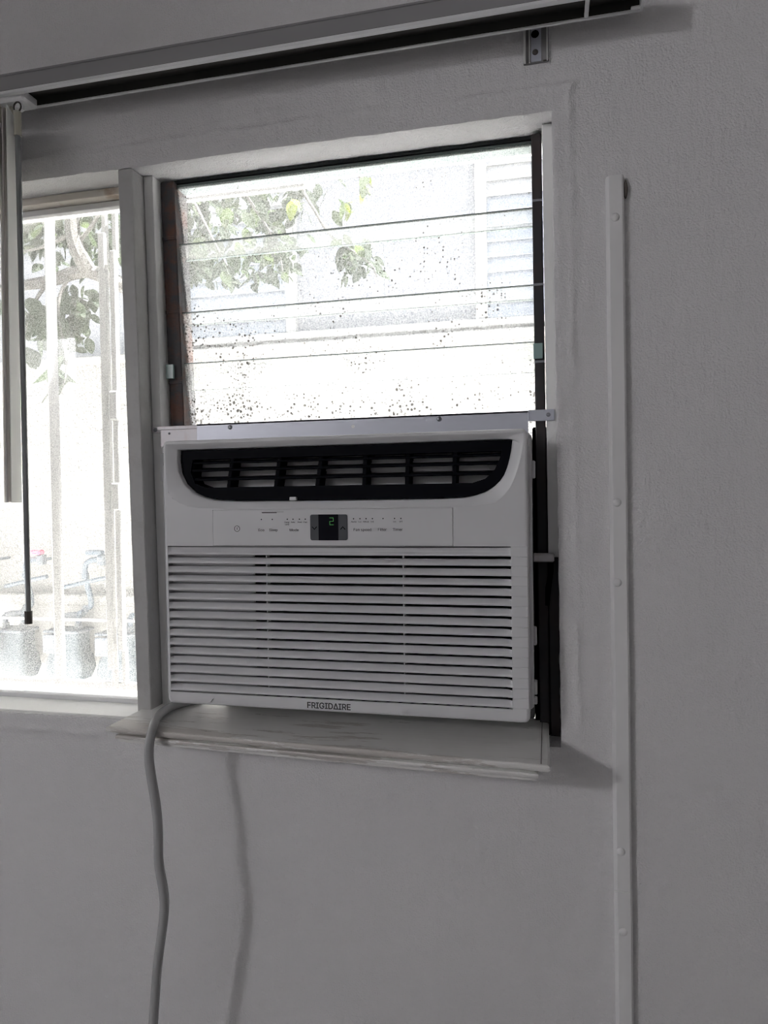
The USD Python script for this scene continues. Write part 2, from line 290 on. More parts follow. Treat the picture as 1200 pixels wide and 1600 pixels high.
wall = shear(cat_(shell), KR); wall.vertices[:, 0] = np.where(wall.vertices[:, 0] < -.6, wall.vertices[:, 0], wall.vertices[:, 0])
single('wall_back', wall, 'wall', 'white painted plaster wall around the window, with lumpy patched border', kind='structure', smooth=40)
single('floor', box(XL-.1, XR+.1, YB-.1, .0, -.1, 0), 'floor', 'grey floor of the room', kind='structure')
single('ceiling', box(XL-.1, XR+.1, YB-.1, WT, ZT, ZT+.1), 'room', 'white ceiling of the room', kind='structure')
single('trim_2', box(XL, -2.42, -2.75, -2.60, 2.44, ZT-.0005, .004), 'room', 'added ceiling beam out of view that shades the upper left wall', kind='structure')  # unseen beam added to darken the upper left of the wall
def holed(axis_, at, th, lo, hi, holes):
    poly = sg.box(lo, 0, hi, ZT)
    for h in holes: poly = poly.difference(sg.box(*h))
    m = ext(poly, 0, th); v = m.vertices.copy()
    if axis_ == 'x': return fixn(trimesh.Trimesh(np.c_[at+v[:, 1], v[:, 0], v[:, 2]], m.faces, process=False))
    return fixn(trimesh.Trimesh(np.c_[v[:, 0], at+v[:, 1], v[:, 2]], m.faces, process=False))
single('wall_left', holed('x', XL-.1, .1, YB, 0, [(-1.0, .45, -.25, 1.05)]), 'room', 'white wall of the room on the left, with a tall opening', kind='structure')
single('wall_right', holed('x', XR, .1, YB, 0, []), 'room', 'white wall of the room on the right', kind='structure')
single('wall_front', holed('y', YB-.1, .1, XL, XR, [(-1.6, .8, .2, 2.0)]), 'room', 'white wall of the room facing the window, with a wide opening added for fill light', kind='structure')

single('added_fill_panel_3', box(-1.65, .25, YB-.03, YB-.028, .75, 2.05), usdkit.material(stage, '/World/Looks/fill_light_sheet', {'t': ('translucent_bsdf', {'color': (0.3, 0.29, 0.29)})}, surface='t.BSDF'), 'added translucent sheet behind the camera that gives soft fill light', kind='structure')  # unseen translucent sheet added for soft ambient light in the room
# ------------------------------------------------------------------ mullion and window frames (leaning with the house)
KM = 0.0155
def lean(m): return shear(m, KM)
w2 = thing('window_2', 'louvred glass window behind the air conditioner in a white painted frame', None, kind='structure', loc=(-.32, .06, OZ0))
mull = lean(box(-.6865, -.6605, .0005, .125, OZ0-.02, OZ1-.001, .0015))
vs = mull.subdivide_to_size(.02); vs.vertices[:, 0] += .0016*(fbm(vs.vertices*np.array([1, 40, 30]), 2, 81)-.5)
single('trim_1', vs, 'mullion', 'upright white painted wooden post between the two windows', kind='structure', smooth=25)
part(w2, 'stop_strip', lean(box(-.6600, -.6425, .034, .10, OZ0, OZ1-.0008, .001)), 'white')
part(w2, 'stop_strip', shear(box(-.0035, .0125, .0325, .10, 1.305, OZ1-.0008, .001), KR), 'white')
part(w2, 'lower_stop', shear(box(-.0035, .0125, .048, .0595, OZ0-.004, 1.3045, .001), KR), 'chan', 'dark brown lower stop')  # this lower length is coloured much darker than the strip above
part(w2, 'side_channel', shear(box(-.6405, -.6150, .054, .098, OZ0, OZ1-.004, .0015), .024), 'rust', 'rusty dark metal louvre channel')
part(w2, 'side_channel', shear(box(-.0195, -.0045, .0505, .098, OZ0-.004, OZ1-.004, .0015), KR), 'chan', 'dark metal louvre channel')
for zc in (1.845, 1.72, 1.60):
    part(w2, 'clip_joint', shear(box(-.6400, -.6140, .0525, .056, zc-.003, zc+.003, .0006), .024), 'rust')
for zc in (1.842, 1.716, 1.60):
    part(w2, 'clip_joint', shear(box(-.0192, -.0042, .049, .052, zc-.0018, zc+.0018, .0005), KR), 'screw')
part(w2, 'head_channel', box(-.636, -.006, .062, .098, 1.9395, 1.9455, .0008), 'channel_gap')
part(w2, 'head_channel', box(-.634, -.012, .0645, .094, 1.9325, 1.9390, .0008), 'channel_top', 'grey green metal channel over the top louvre')
for k, (zt, zb) in enumerate(((1.9345, 1.8160), (1.8366, 1.7035), (1.7200, 1.5895), (1.6330, 1.4950))):
    y0, y1 = .066, .086
    q = np.array([[-.634, y0, zt], [-.010, y0, zt], [-.010, y1, zb], [-.634, y1, zb]]); nrm = np.array([0, -.99, -.15])*.0025
    V8 = np.vstack([q+nrm, q-nrm])
    sl = fixn(trimesh.convex.convex_hull(V8))
    pn = part(w2, 'pane', sl, 'glass_speck', smooth=False)
    for zz, yy in ((zt, y0), (zb, y1)):
        part(pn, 'pane_edge', box(-.632, -.012, yy-.0030, yy+.0030, zz-.0005, zz+.0005), 'edge')
part(w2, 'glass_end', box(-.6335, -.6200, .0475, .0525, 1.606, 1.630, .0006), 'clip', 'green tinted end of a glass louvre')
part(w2, 'glass_end', box(-.0190, -.0055, .0450, .0500, 1.604, 1.627, .0006), 'clip', 'green tinted end of a glass louvre')
part(w2, 'crank_bracket', box(-.0225, .0085, .012, .030, 1.2995, 1.3118, .002), 'zinc2', 'worn metal bracket')
part(w2, 'crank_handle', fixn(tube([(.0035, .02, 1.300), (.0035, .012, 1.285), (-.0005, .010, 1.262), (-.002, .012, 1.236)], [.004, .004, .0045, .0035], 10)), 'void', 'black louvre crank handle')

w1 = thing('window_1', 'dusty fixed window on the left of the post with white ledge and rusty head', None, kind='structure', loc=(-1.06, .08, OZ0))
part(w1, 'head_board', box(OX0, -.6875, .058, .12, 1.9325, OZ1-.0005, .001), 'beige', 'beige head board with rust along its lower edge')
part(w1, 'window_frame', cat_([box(OX0, -.68, .078, .105, 1.9215, 1.9320, .001), box(OX0, -.672, .078, .105, OZ0, 1.0415, .001), box(-.6975, -.672, .080, .105, 1.0418, 1.921, .001)]), 'alu')
part(w1, 'pane', box(OX0, -.683, .088, .092, 1.0405, 1.9235), 'glass', smooth=False)
part(w1, 'ledge', box(OX0, -.672, .004, .078, OZ0-.004, OZ0+.0035, .002), 'white', 'bright white painted ledge')

# ------------------------------------------------------------------ air conditioner
F = -0.10
AX0, AX1, AZ0, AZ1 = -.557, -.0255, 1.095, 1.4865
ac = thing('air_conditioner', 'white window air conditioner with black air outlet, control panel and slatted front grille', 'air conditioner', loc=(-.29, -.05, AZ0))
UNIT[ac] = (1.042, (0, .040, -.0588))                  # size of the unit and how far it stands out of the wall
def rrect(x0, x1, z0, z1, r, n=6, inset=0.0):
    x0, x1, z0, z1 = x0+inset, x1-inset, z0+inset, z1-inset; r = max(r-inset, .0006); pts = []
    for cx, cz, a0 in ((x1-r, z1-r, 0), (x0+r, z1-r, 90), (x0+r, z0+r, 180), (x1-r, z0+r, 270)):
        for k in range(n+1):
            t = math.radians(a0 + 90*k/n); pts.append((cx+r*math.cos(t), cz+r*math.sin(t)))
    return np.array(pts)
R0 = .0045
inner = np.array([(-.5346, 1.4728), (-.5358, 1.4568), (-.5334, 1.4378), (-.5254, 1.4216), (-.5102, 1.4081), (-.4950, 1.4015), (-.4750, 1.3972), (-.4400, 1.3952), (-.3606, 1.3949), (-.2202, 1.3948), (-.1400, 1.3951), (-.1140, 1.3960),
                  (-.0970, 1.3985), (-.0830, 1.4030), (-.0715, 1.4095), (-.0627, 1.4174), (-.0565, 1.4260), (-.0524, 1.4359), (-.0490, 1.4480), (-.0463, 1.4611), (-.0450, 1.4737), (-.219, 1.4733), (-.3591, 1.4731)])
crease = np.array([(-.5520, 1.4815), (-.5522, 1.4382), (-.5486, 1.4106), (-.5420, 1.4010), (-.5312, 1.3942), (-.5170, 1.3892), (-.5004, 1.3863), (-.4335, 1.3847), (-.2755, 1.3841), (-.1400, 1.3836), (-.1246, 1.3836), (-.0950, 1.3850), (-.0680, 1.3890),
                   (-.0575, 1.3975), (-.0494, 1.4075), (-.0430, 1.4200), (-.0378, 1.4347), (-.0335, 1.4520), (-.0304, 1.4690), (-.0302, 1.4815)])
plate = Polygon(rrect(AX0, AX1, AZ0, AZ1, .008, inset=R0)).difference(Polygon(crease)).difference(sg.box(-.5515, 1.1128, -.0480, 1.3305)).difference(sg.box(-.478, 1.331, -.1250, 1.3833)).difference(Polygon([(-.488, 1.099), (-.484, 1.1050), (-.424, 1.1050), (-.414, 1.099)])).difference(Polygon([(-.198, 1.099), (-.190, 1.1050), (-.075, 1.1050), (-.065, 1.099)]))
pieces = [ext(plate, F, F+.004)]
rings = []
for k in range(6):
    t = k/5*math.pi/2; R = rrect(AX0, AX1, AZ0, AZ1, .008, inset=R0*(1-math.sin(t))); rings.append(np.c_[R[:, 0], np.full(len(R), F+R0*(1-math.cos(t))), R[:, 1]])
R = rrect(AX0, AX1, AZ0, AZ1, .008); rings.append(np.c_[R[:, 0], np.full(len(R), F+.047), R[:, 1]])
skirt = loft(rings); fixn(skirt); pieces.append(skirt)
NC = 220
ci, cc = resample(inner, NC), resample(crease, NC)
def at(P, y): return np.c_[P[:, 0], np.full(len(P), y), P[:, 1]]
# start both rings at their upper left corner, both run the same way round
lip = loft([at(cc, F), at(cc*.75+ci*.25, F+.0012), at(cc*.15+ci*.85, F+.0062), at(ci, F+.0085), at(ci*np.array([.996, 1])+np.array([-.0012, 0]), F+.022)])
body_front = cat_(pieces)
part(ac, 'front_panel', body_front, 'ac_flat', smooth=35)
part(ac, 'outlet_surround', lip, 'ac_flat', smooth=50)
part(ac, 'control_panel', ext(Polygon(rrect(-.4775, -.1255, 1.3315, 1.3830, .0008)), F-.0003, F+.004), 'ac')
part(ac, 'cabinet', cat_([box(-.548, -.0215, F+.045, .42, AZ0+.006, AZ1-.003, .003)]), 'ac_flat', 'painted steel cabinet behind the front')
part(ac, 'side_flange', cat_([box(AX1-.001, AX1+.0045, F+.034, F+.048, AZ0+.012, AZ1-.02, .001)]), 'ac_flat')
for z0, z1 in ((1.4215, 1.4460), (1.1900, 1.2150), (1.121, 1.140), (1.1075, 1.1165)):
    part(ac, 'side_tab', box(-.0220, -.0165, -.052, -.040, z0, z1, .0012), 'ac_flat')
# outlet: black louvre basket in front of a pale duct
I = Polygon(inner)
part(ac, 'outlet_duct', ext(I.buffer(-.004), -.045, -.043), mat('grey_duct', (0.2, 0.2, 0.215), 0.5), 'pale plastic duct seen behind the outlet louvres')
ring_o = I.buffer(-.0012).difference(Polygon([(-.515, 1.4585), (-.519, 1.440), (-.512, 1.4225), (-.495, 1.4165), (-.10, 1.4160), (-.082, 1.4215), (-.069, 1.4340), (-.0625, 1.4480), (-.060, 1.4585)]))
part(ac, 'outlet_frame', ext(ring_o, F+.014, F+.050), 'black', 'black plastic frame of the air outlet')
inn = I.buffer(-.004)
for z, h in ((1.4545, .0044), (1.4435, .0052), (1.4300, .0056)):
    seg = inn.intersection(sg.box(-.6, z-.0001, 0, z+.0001)).bounds
    bl = box(seg[0], seg[2], F+.016, F+.040, z-h*.38, z+h*.38, .001); bl.vertices[:, 2] += (bl.vertices[:, 1]-(F+.028))*.12
    part(ac, 'air_blade', bl, 'black')
for xv in (-.5196, -.4563, -.382, -.3186, -.2514, -.1898, -.1239):
    vn = box(xv-.0032, xv+.0032, F+.018, F+.048, 1.414, 1.470, .001); vn.vertices[:, 0] += (vn.vertices[:, 2]-1.44)*.16*(1 if xv < -.3 else .3)
    part(ac, 'air_vane', vn, 'black')
part(ac, 'vane_lever', box(-.3625, -.3515, F+.010, F+.016, 1.3955, 1.4008, .001), 'ac_flat', 'small grey lever at the foot of the outlet')
part(ac, 'duct_ledge', ext(Polygon([(-.33, 1.438), (-.33, 1.446), (-.19, 1.449), (-.10, 1.452), (-.085, 1.445), (-.075, 1.432), (-.12, 1.4335)]), -.060, -.046), 'ac_flat', 'white moulding inside the outlet')
# grille slats
zsl = [1.3310, 1.3170, 1.3040, 1.2905, 1.2776, 1.2640, 1.2505, 1.2367, 1.2230, 1.2097, 1.1963, 1.1826, 1.1690, 1.1553, 1.1415, 1.1277, 1.1140]
GX0, GX1 = -.5515, -.0480
def slat(zt, zb):
    prof = [(.0125, zt-.0030), (.0080, zt-.0046), (.0038, zb+.0058), (.0012, zb+.0040), (.0002, zb+.0024), (.0006, zb+.0010), (.0022, zb+.0002), (.0060, zb+.0006), (.0130, zb+.0022)]
    if zt > 1.33: prof[0] = (.0105, zt-.0006); prof[1] = (.0060, zt-.003)
    xsn = np.concatenate([np.linspace(GX0, GX0+.020, 9), [GX0+.1, GX1-.1], np.linspace(GX1-.020, GX1, 9)]); rings = []
    for x in xsn:
        u = min(1.0, (x-GX0)/.020, (GX1-x)/.020); s = math.sqrt(max(0, 1-(1-u)**2))
        lift = (1-s)*(zt-zb)*.9
        rings.append(np.array([(x, F+y*(.06+.94*s)+.0003, min(z+lift*(zt-z)/(zt-zb)*0, zt)) for y, z in prof]))
    return fixn(loft(rings, caps=(True, True)))
for k in range(16):
    part(ac, 'grille_slat', slat(zsl[k], zsl[k+1]), 'ac_flat', smooth=50)
for k in range(16):
    part(ac, 'margin_block', box(GX1-.0004, AX1-.0012, F-.0004, F+.003, zsl[k+1]+.0003, zsl[k]-.0003, .0005), 'ac_flat', smooth=False)
part(ac, 'filter', box(-.4216, GX1, F+.0215, F+.0235, 1.106, 1.334), 'filter', 'dark filter behind the grille')
part(ac, 'blank_panel', box(GX0, -.4216, F+.0145, F+.0165, 1.106, 1.334), 'ac_flat')
for xr in (-.3988, -.1965):
    part(ac, 'grille_rib', box(xr-.0008, xr+.0008, F+.009, F+.022, 1.1135, 1.3300), 'ac_flat')
part(ac, 'foot_recess', box(-.49, -.41, F+.0025, F+.0045, 1.0985, 1.1055), 'ac_flat'); part(ac, 'foot_recess', box(-.20, -.063, F+.0025, F+.0045, 1.0985, 1.1055), 'ac_flat')
# control panel marks
Y = F-.0003
dsp = part(ac, 'display', ext(Polygon(rrect(-.3276, -.2730, 1.3390, 1.3753, .0028)), Y-.0008, Y+.001), 'dkgrey', 'dark grey display with two arrow keys')
part(dsp, 'display_window', ext(sg.box(-.3152, 1.3389, -.2864, 1.3754), Y-.0012, Y-.0006), mat('display_black', (0.003, 0.003, 0.008), 0.5, specular_ior_level=0.1))
def seg7(x, z, w, h, t, segs):
    q = {'a': (x, z+h-t, x+w, z+h), 'g': (x, z+h/2-t/2, x+w, z+h/2+t/2), 'd': (x, z, x+w, z+t), 'b': (x+w-t, z+h/2, x+w, z+h), 'e': (x, z, x+t, z+h/2)}
    return cat_([ext(sg.box(*q[s]).buffer(-.00015), Y-.0015, Y-.0011) for s in segs])
part(dsp, 'digit', seg7(-.2990, 1.3603, .0062, .0108, .0011, 'abged'), 'led', 'green lit figure 2')
for xc, sgn in ((-.3214, -1), (-.2797, 1)):
    ch = LineString([(xc-.0032, 1.3562-sgn*.0018), (xc, 1.3562+sgn*.0018), (xc+.0032, 1.3562-sgn*.0018)]).buffer(.0005)
    part(dsp, 'arrow_mark', ext(ch, Y-.0011, Y-.0007), 'black')
ringp = sg.Point(-.4396, 1.3559).buffer(.0044).difference(sg.Point(-.4396, 1.3559).buffer(.0038)).union(sg.box(-.43985, 1.3540, -.43935, 1.3578))
part(ac, 'power_mark', ext(ringp, Y-.0003, Y+.0001), 'print')
for s, x0, x1 in (('Eco', -.4064, -.3974), ('Sleep', -.3897, -.3770), ('Mode', -.3588, -.3452), ('Fan speed', -.2642, -.2388), ('Filter', -.2292, -.2170), ('Timer', -.2084, -.1944)):
    part(ac, 'key_label', text(s, x0, x1, 1.3520, Y, .0036), 'print', f'printed word {s}')
for s, x0, x1, z in (('Energy', -.3662, -.3588, 1.3638), ('saver', -.3655, -.3590, 1.3607), ('Auto', -.3566, -.3506, 1.3638), ('Cool', -.3466, -.3404, 1.3638), ('Fan', -.3374, -.3322, 1.3638),
                     ('Auto', -.2678, -.2600, 1.3638), ('Lo', -.2566, -.2532, 1.3638), ('Med', -.2500, -.2424, 1.3638), ('Hi', -.2390, -.2354, 1.3638), ('On', -.2075, -.2040, 1.3636), ('Off', -.1990, -.1946, 1.3636)):
    part(ac, 'small_label', text(s, x0, x1, z, Y, .0021), 'print2')
for xd in (-.4016, -.3849, -.3621, -.3534, -.3438, -.3351, -.2641, -.2549, -.2461, -.2370, -.2219, -.2056, -.1967):
    part(ac, 'indicator_dot', ext(sg.Point(xd, 1.3690).buffer(.0009, 4), Y-.0003, Y+.0001), 'print')
part(ac, 'bracket_mark', ext(sg.box(-.4012, 1.3793, -.3675, 1.3797).union(sg.box(-.4005, 1.3780, -.378, 1.3792)), Y-.0002, Y+.0001), 'print2')
part(ac, 'brand_lettering', text('FRIGID\u0394IRE', -.3370, -.2728, 1.0998, F-.0001, .0082, True), 'print3', 'grey maker lettering along the lower edge')
del UNIT[ac]
# top mounting rail with end pieces and screws, side frame, base
rail = part(ac, 'mounting_rail', cat_([box(-.566, -.0272, .024, .027, 1.4885, 1.5235, .0006), box(-.566, -.0272, .024, .044, 1.5205, 1.5235, .0006)]), 'zinc', 'pale metal rail along the top')
for xs_, zs_ in ((-.5059, 1.5165), (-.1606, 1.5165)):
    part(rail, 'screw', dome_head((xs_, .024, zs_), .0040, .0022), 'screw')
part(rail, 'screw_hole', ext(sg.Point(-.2973, 1.5100).buffer(.0026), .0236, .0241), mat('bright_hole', (0.9, 0.9, 0.9), 0.4))
le = part(ac, 'rail_end_plate', cat_([box(-.634, -.5655, .027, .030, 1.4885, 1.5185, .0006), box(-.640, -.5655, .0255, .040, 1.5165, 1.5225, .0006)]), 'zinc2', 'dull metal end plate at the left of the rail')
part(le, 'screw', dome_head((-.618, .027, 1.5105), .0022, .0016), 'screw')
lb = part(ac, 'fixing_bracket', box(-.6520, -.634, .0300, .0335, 1.5125, 1.5235, .0006), 'zinc2', 'small metal fixing bracket screwed to the post')
part(lb, 'screw', dome_head((-.6455, .030, 1.5175), .0036, .0022), 'screw')
rb = part(ac, 'fixing_bracket', box(-.0272, .0106, .028, .0315, 1.5085, 1.5250, .0006), 'zinc', 'metal fixing bracket screwed to the right jamb')
part(rb, 'screw', dome_head((.0020, .028, 1.5170), .0032, .002), 'screw')
part(ac, 'side_frame', cat_([box(-.640, -.5735, .0345, .040, 1.069, 1.488, .001), box(-.6395, -.6330, .0325, .040, 1.430, 1.478, .0008), box(-.6335, -.6265, .0300, .0345, 1.069, 1.458, .001)]), 'ac_flat', 'white accordion side frame')
part(ac, 'base_pan', box(-.540, -.0225, .055, .40, 1.052, 1.0885, .003), mat('base_pan_grey', (0.2, 0.2, 0.2), 0.6))
single('gap_filler', shear(box(-.0222, .0155, .060, .10, OZ0-.003, 1.502, .002), 0), 'void', 'black strip added to fill the gap between air conditioner and right jamb', 'filler strip')  # black strip added so the gap beside the unit shows black

# ------------------------------------------------------------------ ledge board under the unit
def ledge_board():
    top = np.array([(-.6687, -.0924), (-.0007, -.1251), (-.0016, .069), (-.6656, .060)])
    def ring(off_side, off_front, z):
        q = top.copy(); q[0] += (off_side, off_front); q[1] += (-off_side, off_front); q[2] += (-off_side, 0); q[3] += (off_side, 0)
        return np.c_[q, np.full(4, z)]
    def layers(L): return fixn(loft([ring(*l) for l in L], caps=(True, True)))
    board = layers([(.003, .003, 1.0500), (.0008, .0008, 1.0492), (0, 0, 1.0470), (0, 0, 1.0445), (.0012, .0012, 1.0415), (.004, .004, 1.0400)])
    under = layers([(.022, .0095, 1.0402), (.022, .0095, 1.0385), (.015, .0030, 1.0368), (.0145, .0022, 1.0345), (.0150, .0030, 1.0315), (.0185, .0065, 1.0295), (.0190, .0068, 1.0262), (.021, .009, 1.0250)])
    return board, under
bd, un_ = ledge_board()
sh = thing('ledge_board', 'worn white wooden ledge board with moulded edge projecting below the air conditioner', 'ledge', loc=(-.335, -.03, 1.0255))
part(sh, 'board', bd.subdivide_to_size(.06), 'shelf', smooth=20); part(sh, 'edge_moulding', un_.subdivide_to_size(.06), 'shelf', smooth=20)
part(sh, 'board_joint', box(-.012, -.0112, -.121, .05, 1.0498, 1.0503), mat('joint_line', (0.12, 0.11, 0.1), 0.8))

# ------------------------------------------------------------------ power cord
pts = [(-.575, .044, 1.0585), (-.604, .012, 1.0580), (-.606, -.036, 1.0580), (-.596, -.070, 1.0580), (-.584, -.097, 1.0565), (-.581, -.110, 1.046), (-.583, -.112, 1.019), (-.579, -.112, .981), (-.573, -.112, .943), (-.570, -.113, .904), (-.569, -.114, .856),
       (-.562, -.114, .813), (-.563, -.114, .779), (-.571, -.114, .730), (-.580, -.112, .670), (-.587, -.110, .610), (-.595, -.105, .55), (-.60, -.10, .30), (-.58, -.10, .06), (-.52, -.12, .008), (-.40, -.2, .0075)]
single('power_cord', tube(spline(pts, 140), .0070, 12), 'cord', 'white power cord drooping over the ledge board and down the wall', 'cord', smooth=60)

# ------------------------------------------------------------------ painted cover strip on the wall
st = thing('cover_strip', 'white painted cover strip with lumpy screw heads running down the wall', 'cover strip', loc=(.097, -.006, .0))
body = fixn(loft([np.array([(x, y, z) for x, y in ((.0826, .002), (.0836, -.0070), (.0872, -.0118), (.1040, -.0118), (.1068, -.0095), (.1078, .002))]) for z in np.linspace(.0, 1.8405, 160)], caps=(True, True)))
body.vertices[:, 0] += .0012*(fbm(body.vertices*np.array([3, 3, 9]), 3, 91)-.5) + .0045*(1.84-body.vertices[:, 2]); body.vertices[:, 1] += .0010*(fbm(body.vertices*np.array([60, 1, 45]), 2, 92)-.5)
bp = part(st, 'strip', body, 'strip', smooth=35)
for x, z in ((.0948, 1.7825), (.0945, 1.3863), (.0942, 1.2737), (.0963, .8914), (.0985, .7766)):
    part(st, 'screw_head', dome_head((x, -.0108, z), .0062, .0042), 'strip')
part(st, 'strip_joint', box(.0868, .1088, -.0126, -.0090, .833, .835, .0004), 'white')
part(st, 'end_blob', trimesh.creation.icosphere(2, 1.0).apply_transform(np.diag([.003, .005, .013, 1])).apply_translation((.1095, -.004, 1.822)), mat('dark_blob', (0.14, 0.12, 0.11), 0.95))  # small dark lump at the upper right end of the strip

# ------------------------------------------------------------------ vertical blind
RZ = 2.046
bl = thing('vertical_blind', 'vertical blind headrail above the window with its vanes stacked at the left', 'blind', loc=(-.85, -.053, 1.209))
hx0, hx1 = -1.7, .1285
part(bl, 'headrail_front', cat_([box(hx0, hx1, -.0790, -.0762, RZ+.0045, RZ+.030, .0006), box(hx0, hx1, -.0805, -.0762, RZ+.0268, RZ+.0305, .0008)]), 'rail_face', 'grey front face of the headrail')
part(bl, 'front_lip', cat_([box(hx0, hx1, -.0795, -.0712, RZ-.0004, RZ+.0046, .0008), box(hx0, hx1, -.0712, -.0690, RZ+.004, RZ+.0062, .0004)]), 'alu')
part(bl, 'back_lip', box(hx0, hx1, -.0345, -.030, RZ-.0006, RZ+.0022, .0006), 'alu')
part(bl, 'track', cat_([box(hx0, hx1-.0004, -.0762, -.0302, RZ+.016, RZ+.030), box(hx0, hx1, -.0325, -.0302, RZ+.002, RZ+.03)]), 'rail_in', 'dark inside of the headrail track')
part(bl, 'end_cap', cat_([box(hx1-.0025, hx1+.001, -.0795, -.030, RZ-.0006, RZ+.0305, .0006), box(hx1-.014, hx1-.002, -.040, -.034, RZ+.001, RZ+.003, .0004)]), 'alu')
part(bl, 'track_clip', box(.0545, .0600, -.0765, -.031, RZ+.0005, RZ+.008, .0008), 'alu')
part(bl, 'carrier', cat_([box(-.862, -.806, -.070, -.034, RZ-.006, RZ+.012, .004), cyl((-.826, -.056, RZ-.014), (-.826, -.056, RZ), .008, 12)]), 'alu', 'white carrier at the end of the track')
part(bl, 'carrier', box(-.900, -.866, -.066, -.036, RZ-.008, RZ+.010, .003), 'rail_in')
for k, (xp, ang, m, zb) in enumerate(((-.842, 31, 'vane', 1.3985), (-.8560, 38.0, 'vane2', 1.3995), (-.8630, 43.5, 'vane', 1.3990), (-.8900, 33.5, 'vane2', 1.3990))):
    t = math.radians(ang); dv = np.array([-math.sin(t), math.cos(t)]); nn = np.array([dv[1], -dv[0]]); R1 = []
    for s in np.linspace(-.0445, .0445, 9):
        R1.append(np.array([xp, -.053]) + dv*s + nn*(.004*(1-(s/.0445)**2)))
    R1 = np.array(R1); ring = np.vstack([R1+nn*.0005, (R1-nn*.0005)[::-1]])
    q = [np.c_[ring + (np.array([-.010, 0])*((2.03-z)/.63)), np.full(len(ring), z)] for z in (zb, 1.7, 2.022)]
    vp = part(bl, 'vane', fixn(loft(q, caps=(True, True))), m, smooth=40)
    part(vp, 'vane_hook', box(xp-.0025, xp+.0025, -.0555, -.0505, 2.018, RZ+.012, .001), 'hook')
part(bl, 'wand', tube([(-.8005, -.090, 1.975), (-.802, -.090, 1.6), (-.8040, -.090, 1.222)], .0042, 8), 'wand', 'grey see-through wand')
part(bl, 'wand_sleeve', tube([(-.8002, -.0895, 2.008), (-.8005, -.090, 1.970)], [.0052, .0056], 10), 'hook', 'yellowed wand sleeve')
hk = [(-.8005+.0065*math.cos(t), -.0895, 2.0155+.0075*math.sin(t)) for t in np.linspace(-2.3, 3.6, 16)]
part(bl, 'wand_hook', tube(hk, .0013, 6), 'cap', 'dark wire hook')
part(bl, 'wand_tip', tube([(-.8040, -.090, 1.226), (-.8041, -.090, 1.206)], .0058, 10), 'cap', 'brown wand tip')
br = thing('mounting_bracket', 'empty clear plastic mounting bracket on the wall under the headrail', 'bracket', loc=(-.011, -.003, 2.015))
part(br, 'plate', box(-.0280, .0070, -.0030, .002, 2.0150, 2.0760, .0008), M_['rail_face'])
part(br, 'side_rib', box(-.0280, -.0245, -.0085, -.0028, 2.0150, 2.0760, .0008), 'vane'); part(br, 'side_rib', box(-.0205, -.0185, -.0065, -.0028, 2.0150, 2.0760, .0006), 'vane'); part(br, 'side_rib', box(.0040, .0062, -.0075, -.0028, 2.0150, 2.0760, .0006), 'vane')
part(br, 'back_strip', box(-.0175, -.0030, -.0044, -.003, 2.016, 2.070, .0004), 'zinc')
part(br, 'screw', dome_head((-.0115, -.0044, 2.0545), .0056, .002), 'void'); part(br, 'screw', dome_head((-.0115, -.0044, 2.0290), .0042, .003), 'cap')
part(br, 'foot', box(-.0005, .0072, -.0046, -.0028, 2.0150, 2.0168, .0003), 'cap')

# ------------------------------------------------------------------ outside: window grille bars
gr = thing('window_grille', 'white painted upright security bars outside the left window', 'window grille', loc=(-1.0, .3, 1.0))
part(gr, 'bar', fixn(loft([np.array([(-1.0665, .300, z), (-1.0525, .286, z), (-1.0385, .300, z), (-1.0525, .314, z)]) for z in (1.008, 2.0105)], caps=(True, True))), 'bars', smooth=False)
part(gr, 'bar', box(-.9295, -.9130, .292, .308, 1.034, 1.970, .002), 'bars')
part(gr, 'bar', box(-.9030, -.8890, .292, .306, 1.076, 1.930, .002), 'bars')
for z0, z1 in ((1.570, 1.632), (1.378, 1.437)): part(gr, 'latch_plate', box(-.9065, -.8850, .284, .298, z0, z1, .003), 'bars')
part(gr, 'cross_bar', box(-1.8, -.45, .310, .322, .985, 1.003, .002), 'bars')
part(gr, 'cross_bar', box(-1.8, -.45, .310, .322, 2.022, 2.04, .002), 'bars')
for xb in (-1.0525, -.921, -.896): part(gr, 'stub', box(xb-.005, xb+.005, .302, .314, 1.0, 1.08, .001), 'bars')
for xb in (-1.0525, -.921, -.896): part(gr, 'stub', box(xb-.005, xb+.005, .302, .314, 1.92, 2.03, .001), 'bars')
for xb in (-1.75, -.46):
    for zb in (.994, 2.031): part(gr, 'anchor', box(xb-.008, xb+.008, WT-.01, .315, zb-.008, zb+.008, .001), 'bars')

# ------------------------------------------------------------------ outside: neighbouring house
HY = 2.6
ho = thing('neighbouring_house', 'pale neighbouring house wall with a wide louvred window and cream stucco below', 'house', loc=(-1.2, HY, 0))
up_ = sg.box(-6, 2.215, 3.5, 3.51).difference(sg.box(-2.06, 2.262, .42, 3.16))
part(ho, 'upper_wall', ext(up_, HY, HY+.12), 'siding', smooth=False)
st_ = box(-6, 3.5, HY-.03, HY+.12, -.05, 2.20)
part(ho, 'lower_wall', st_, 'stucco', 'cream stucco lower wall', smooth=False)
part(ho, 'string_ledge', box(-6, 3.5, HY-.10, HY+.02, 2.185, 2.220, .006), 'ledge', 'grey ledge under the window')
part(ho, 'plinth_ledge', box(-6, 3.5, HY-.11, HY-.02, .795, .860, .008), 'stucco', 'stucco ledge along the lower wall')
part(ho, 'plinth', box(-6, 3.5, HY-.07, HY-.02, -.05, .795), 'ledge', smooth=False)
part(ho, 'eave', box(-6, 3.5, HY-.22, HY+.12, 3.50, 3.60, .01), 'trim')
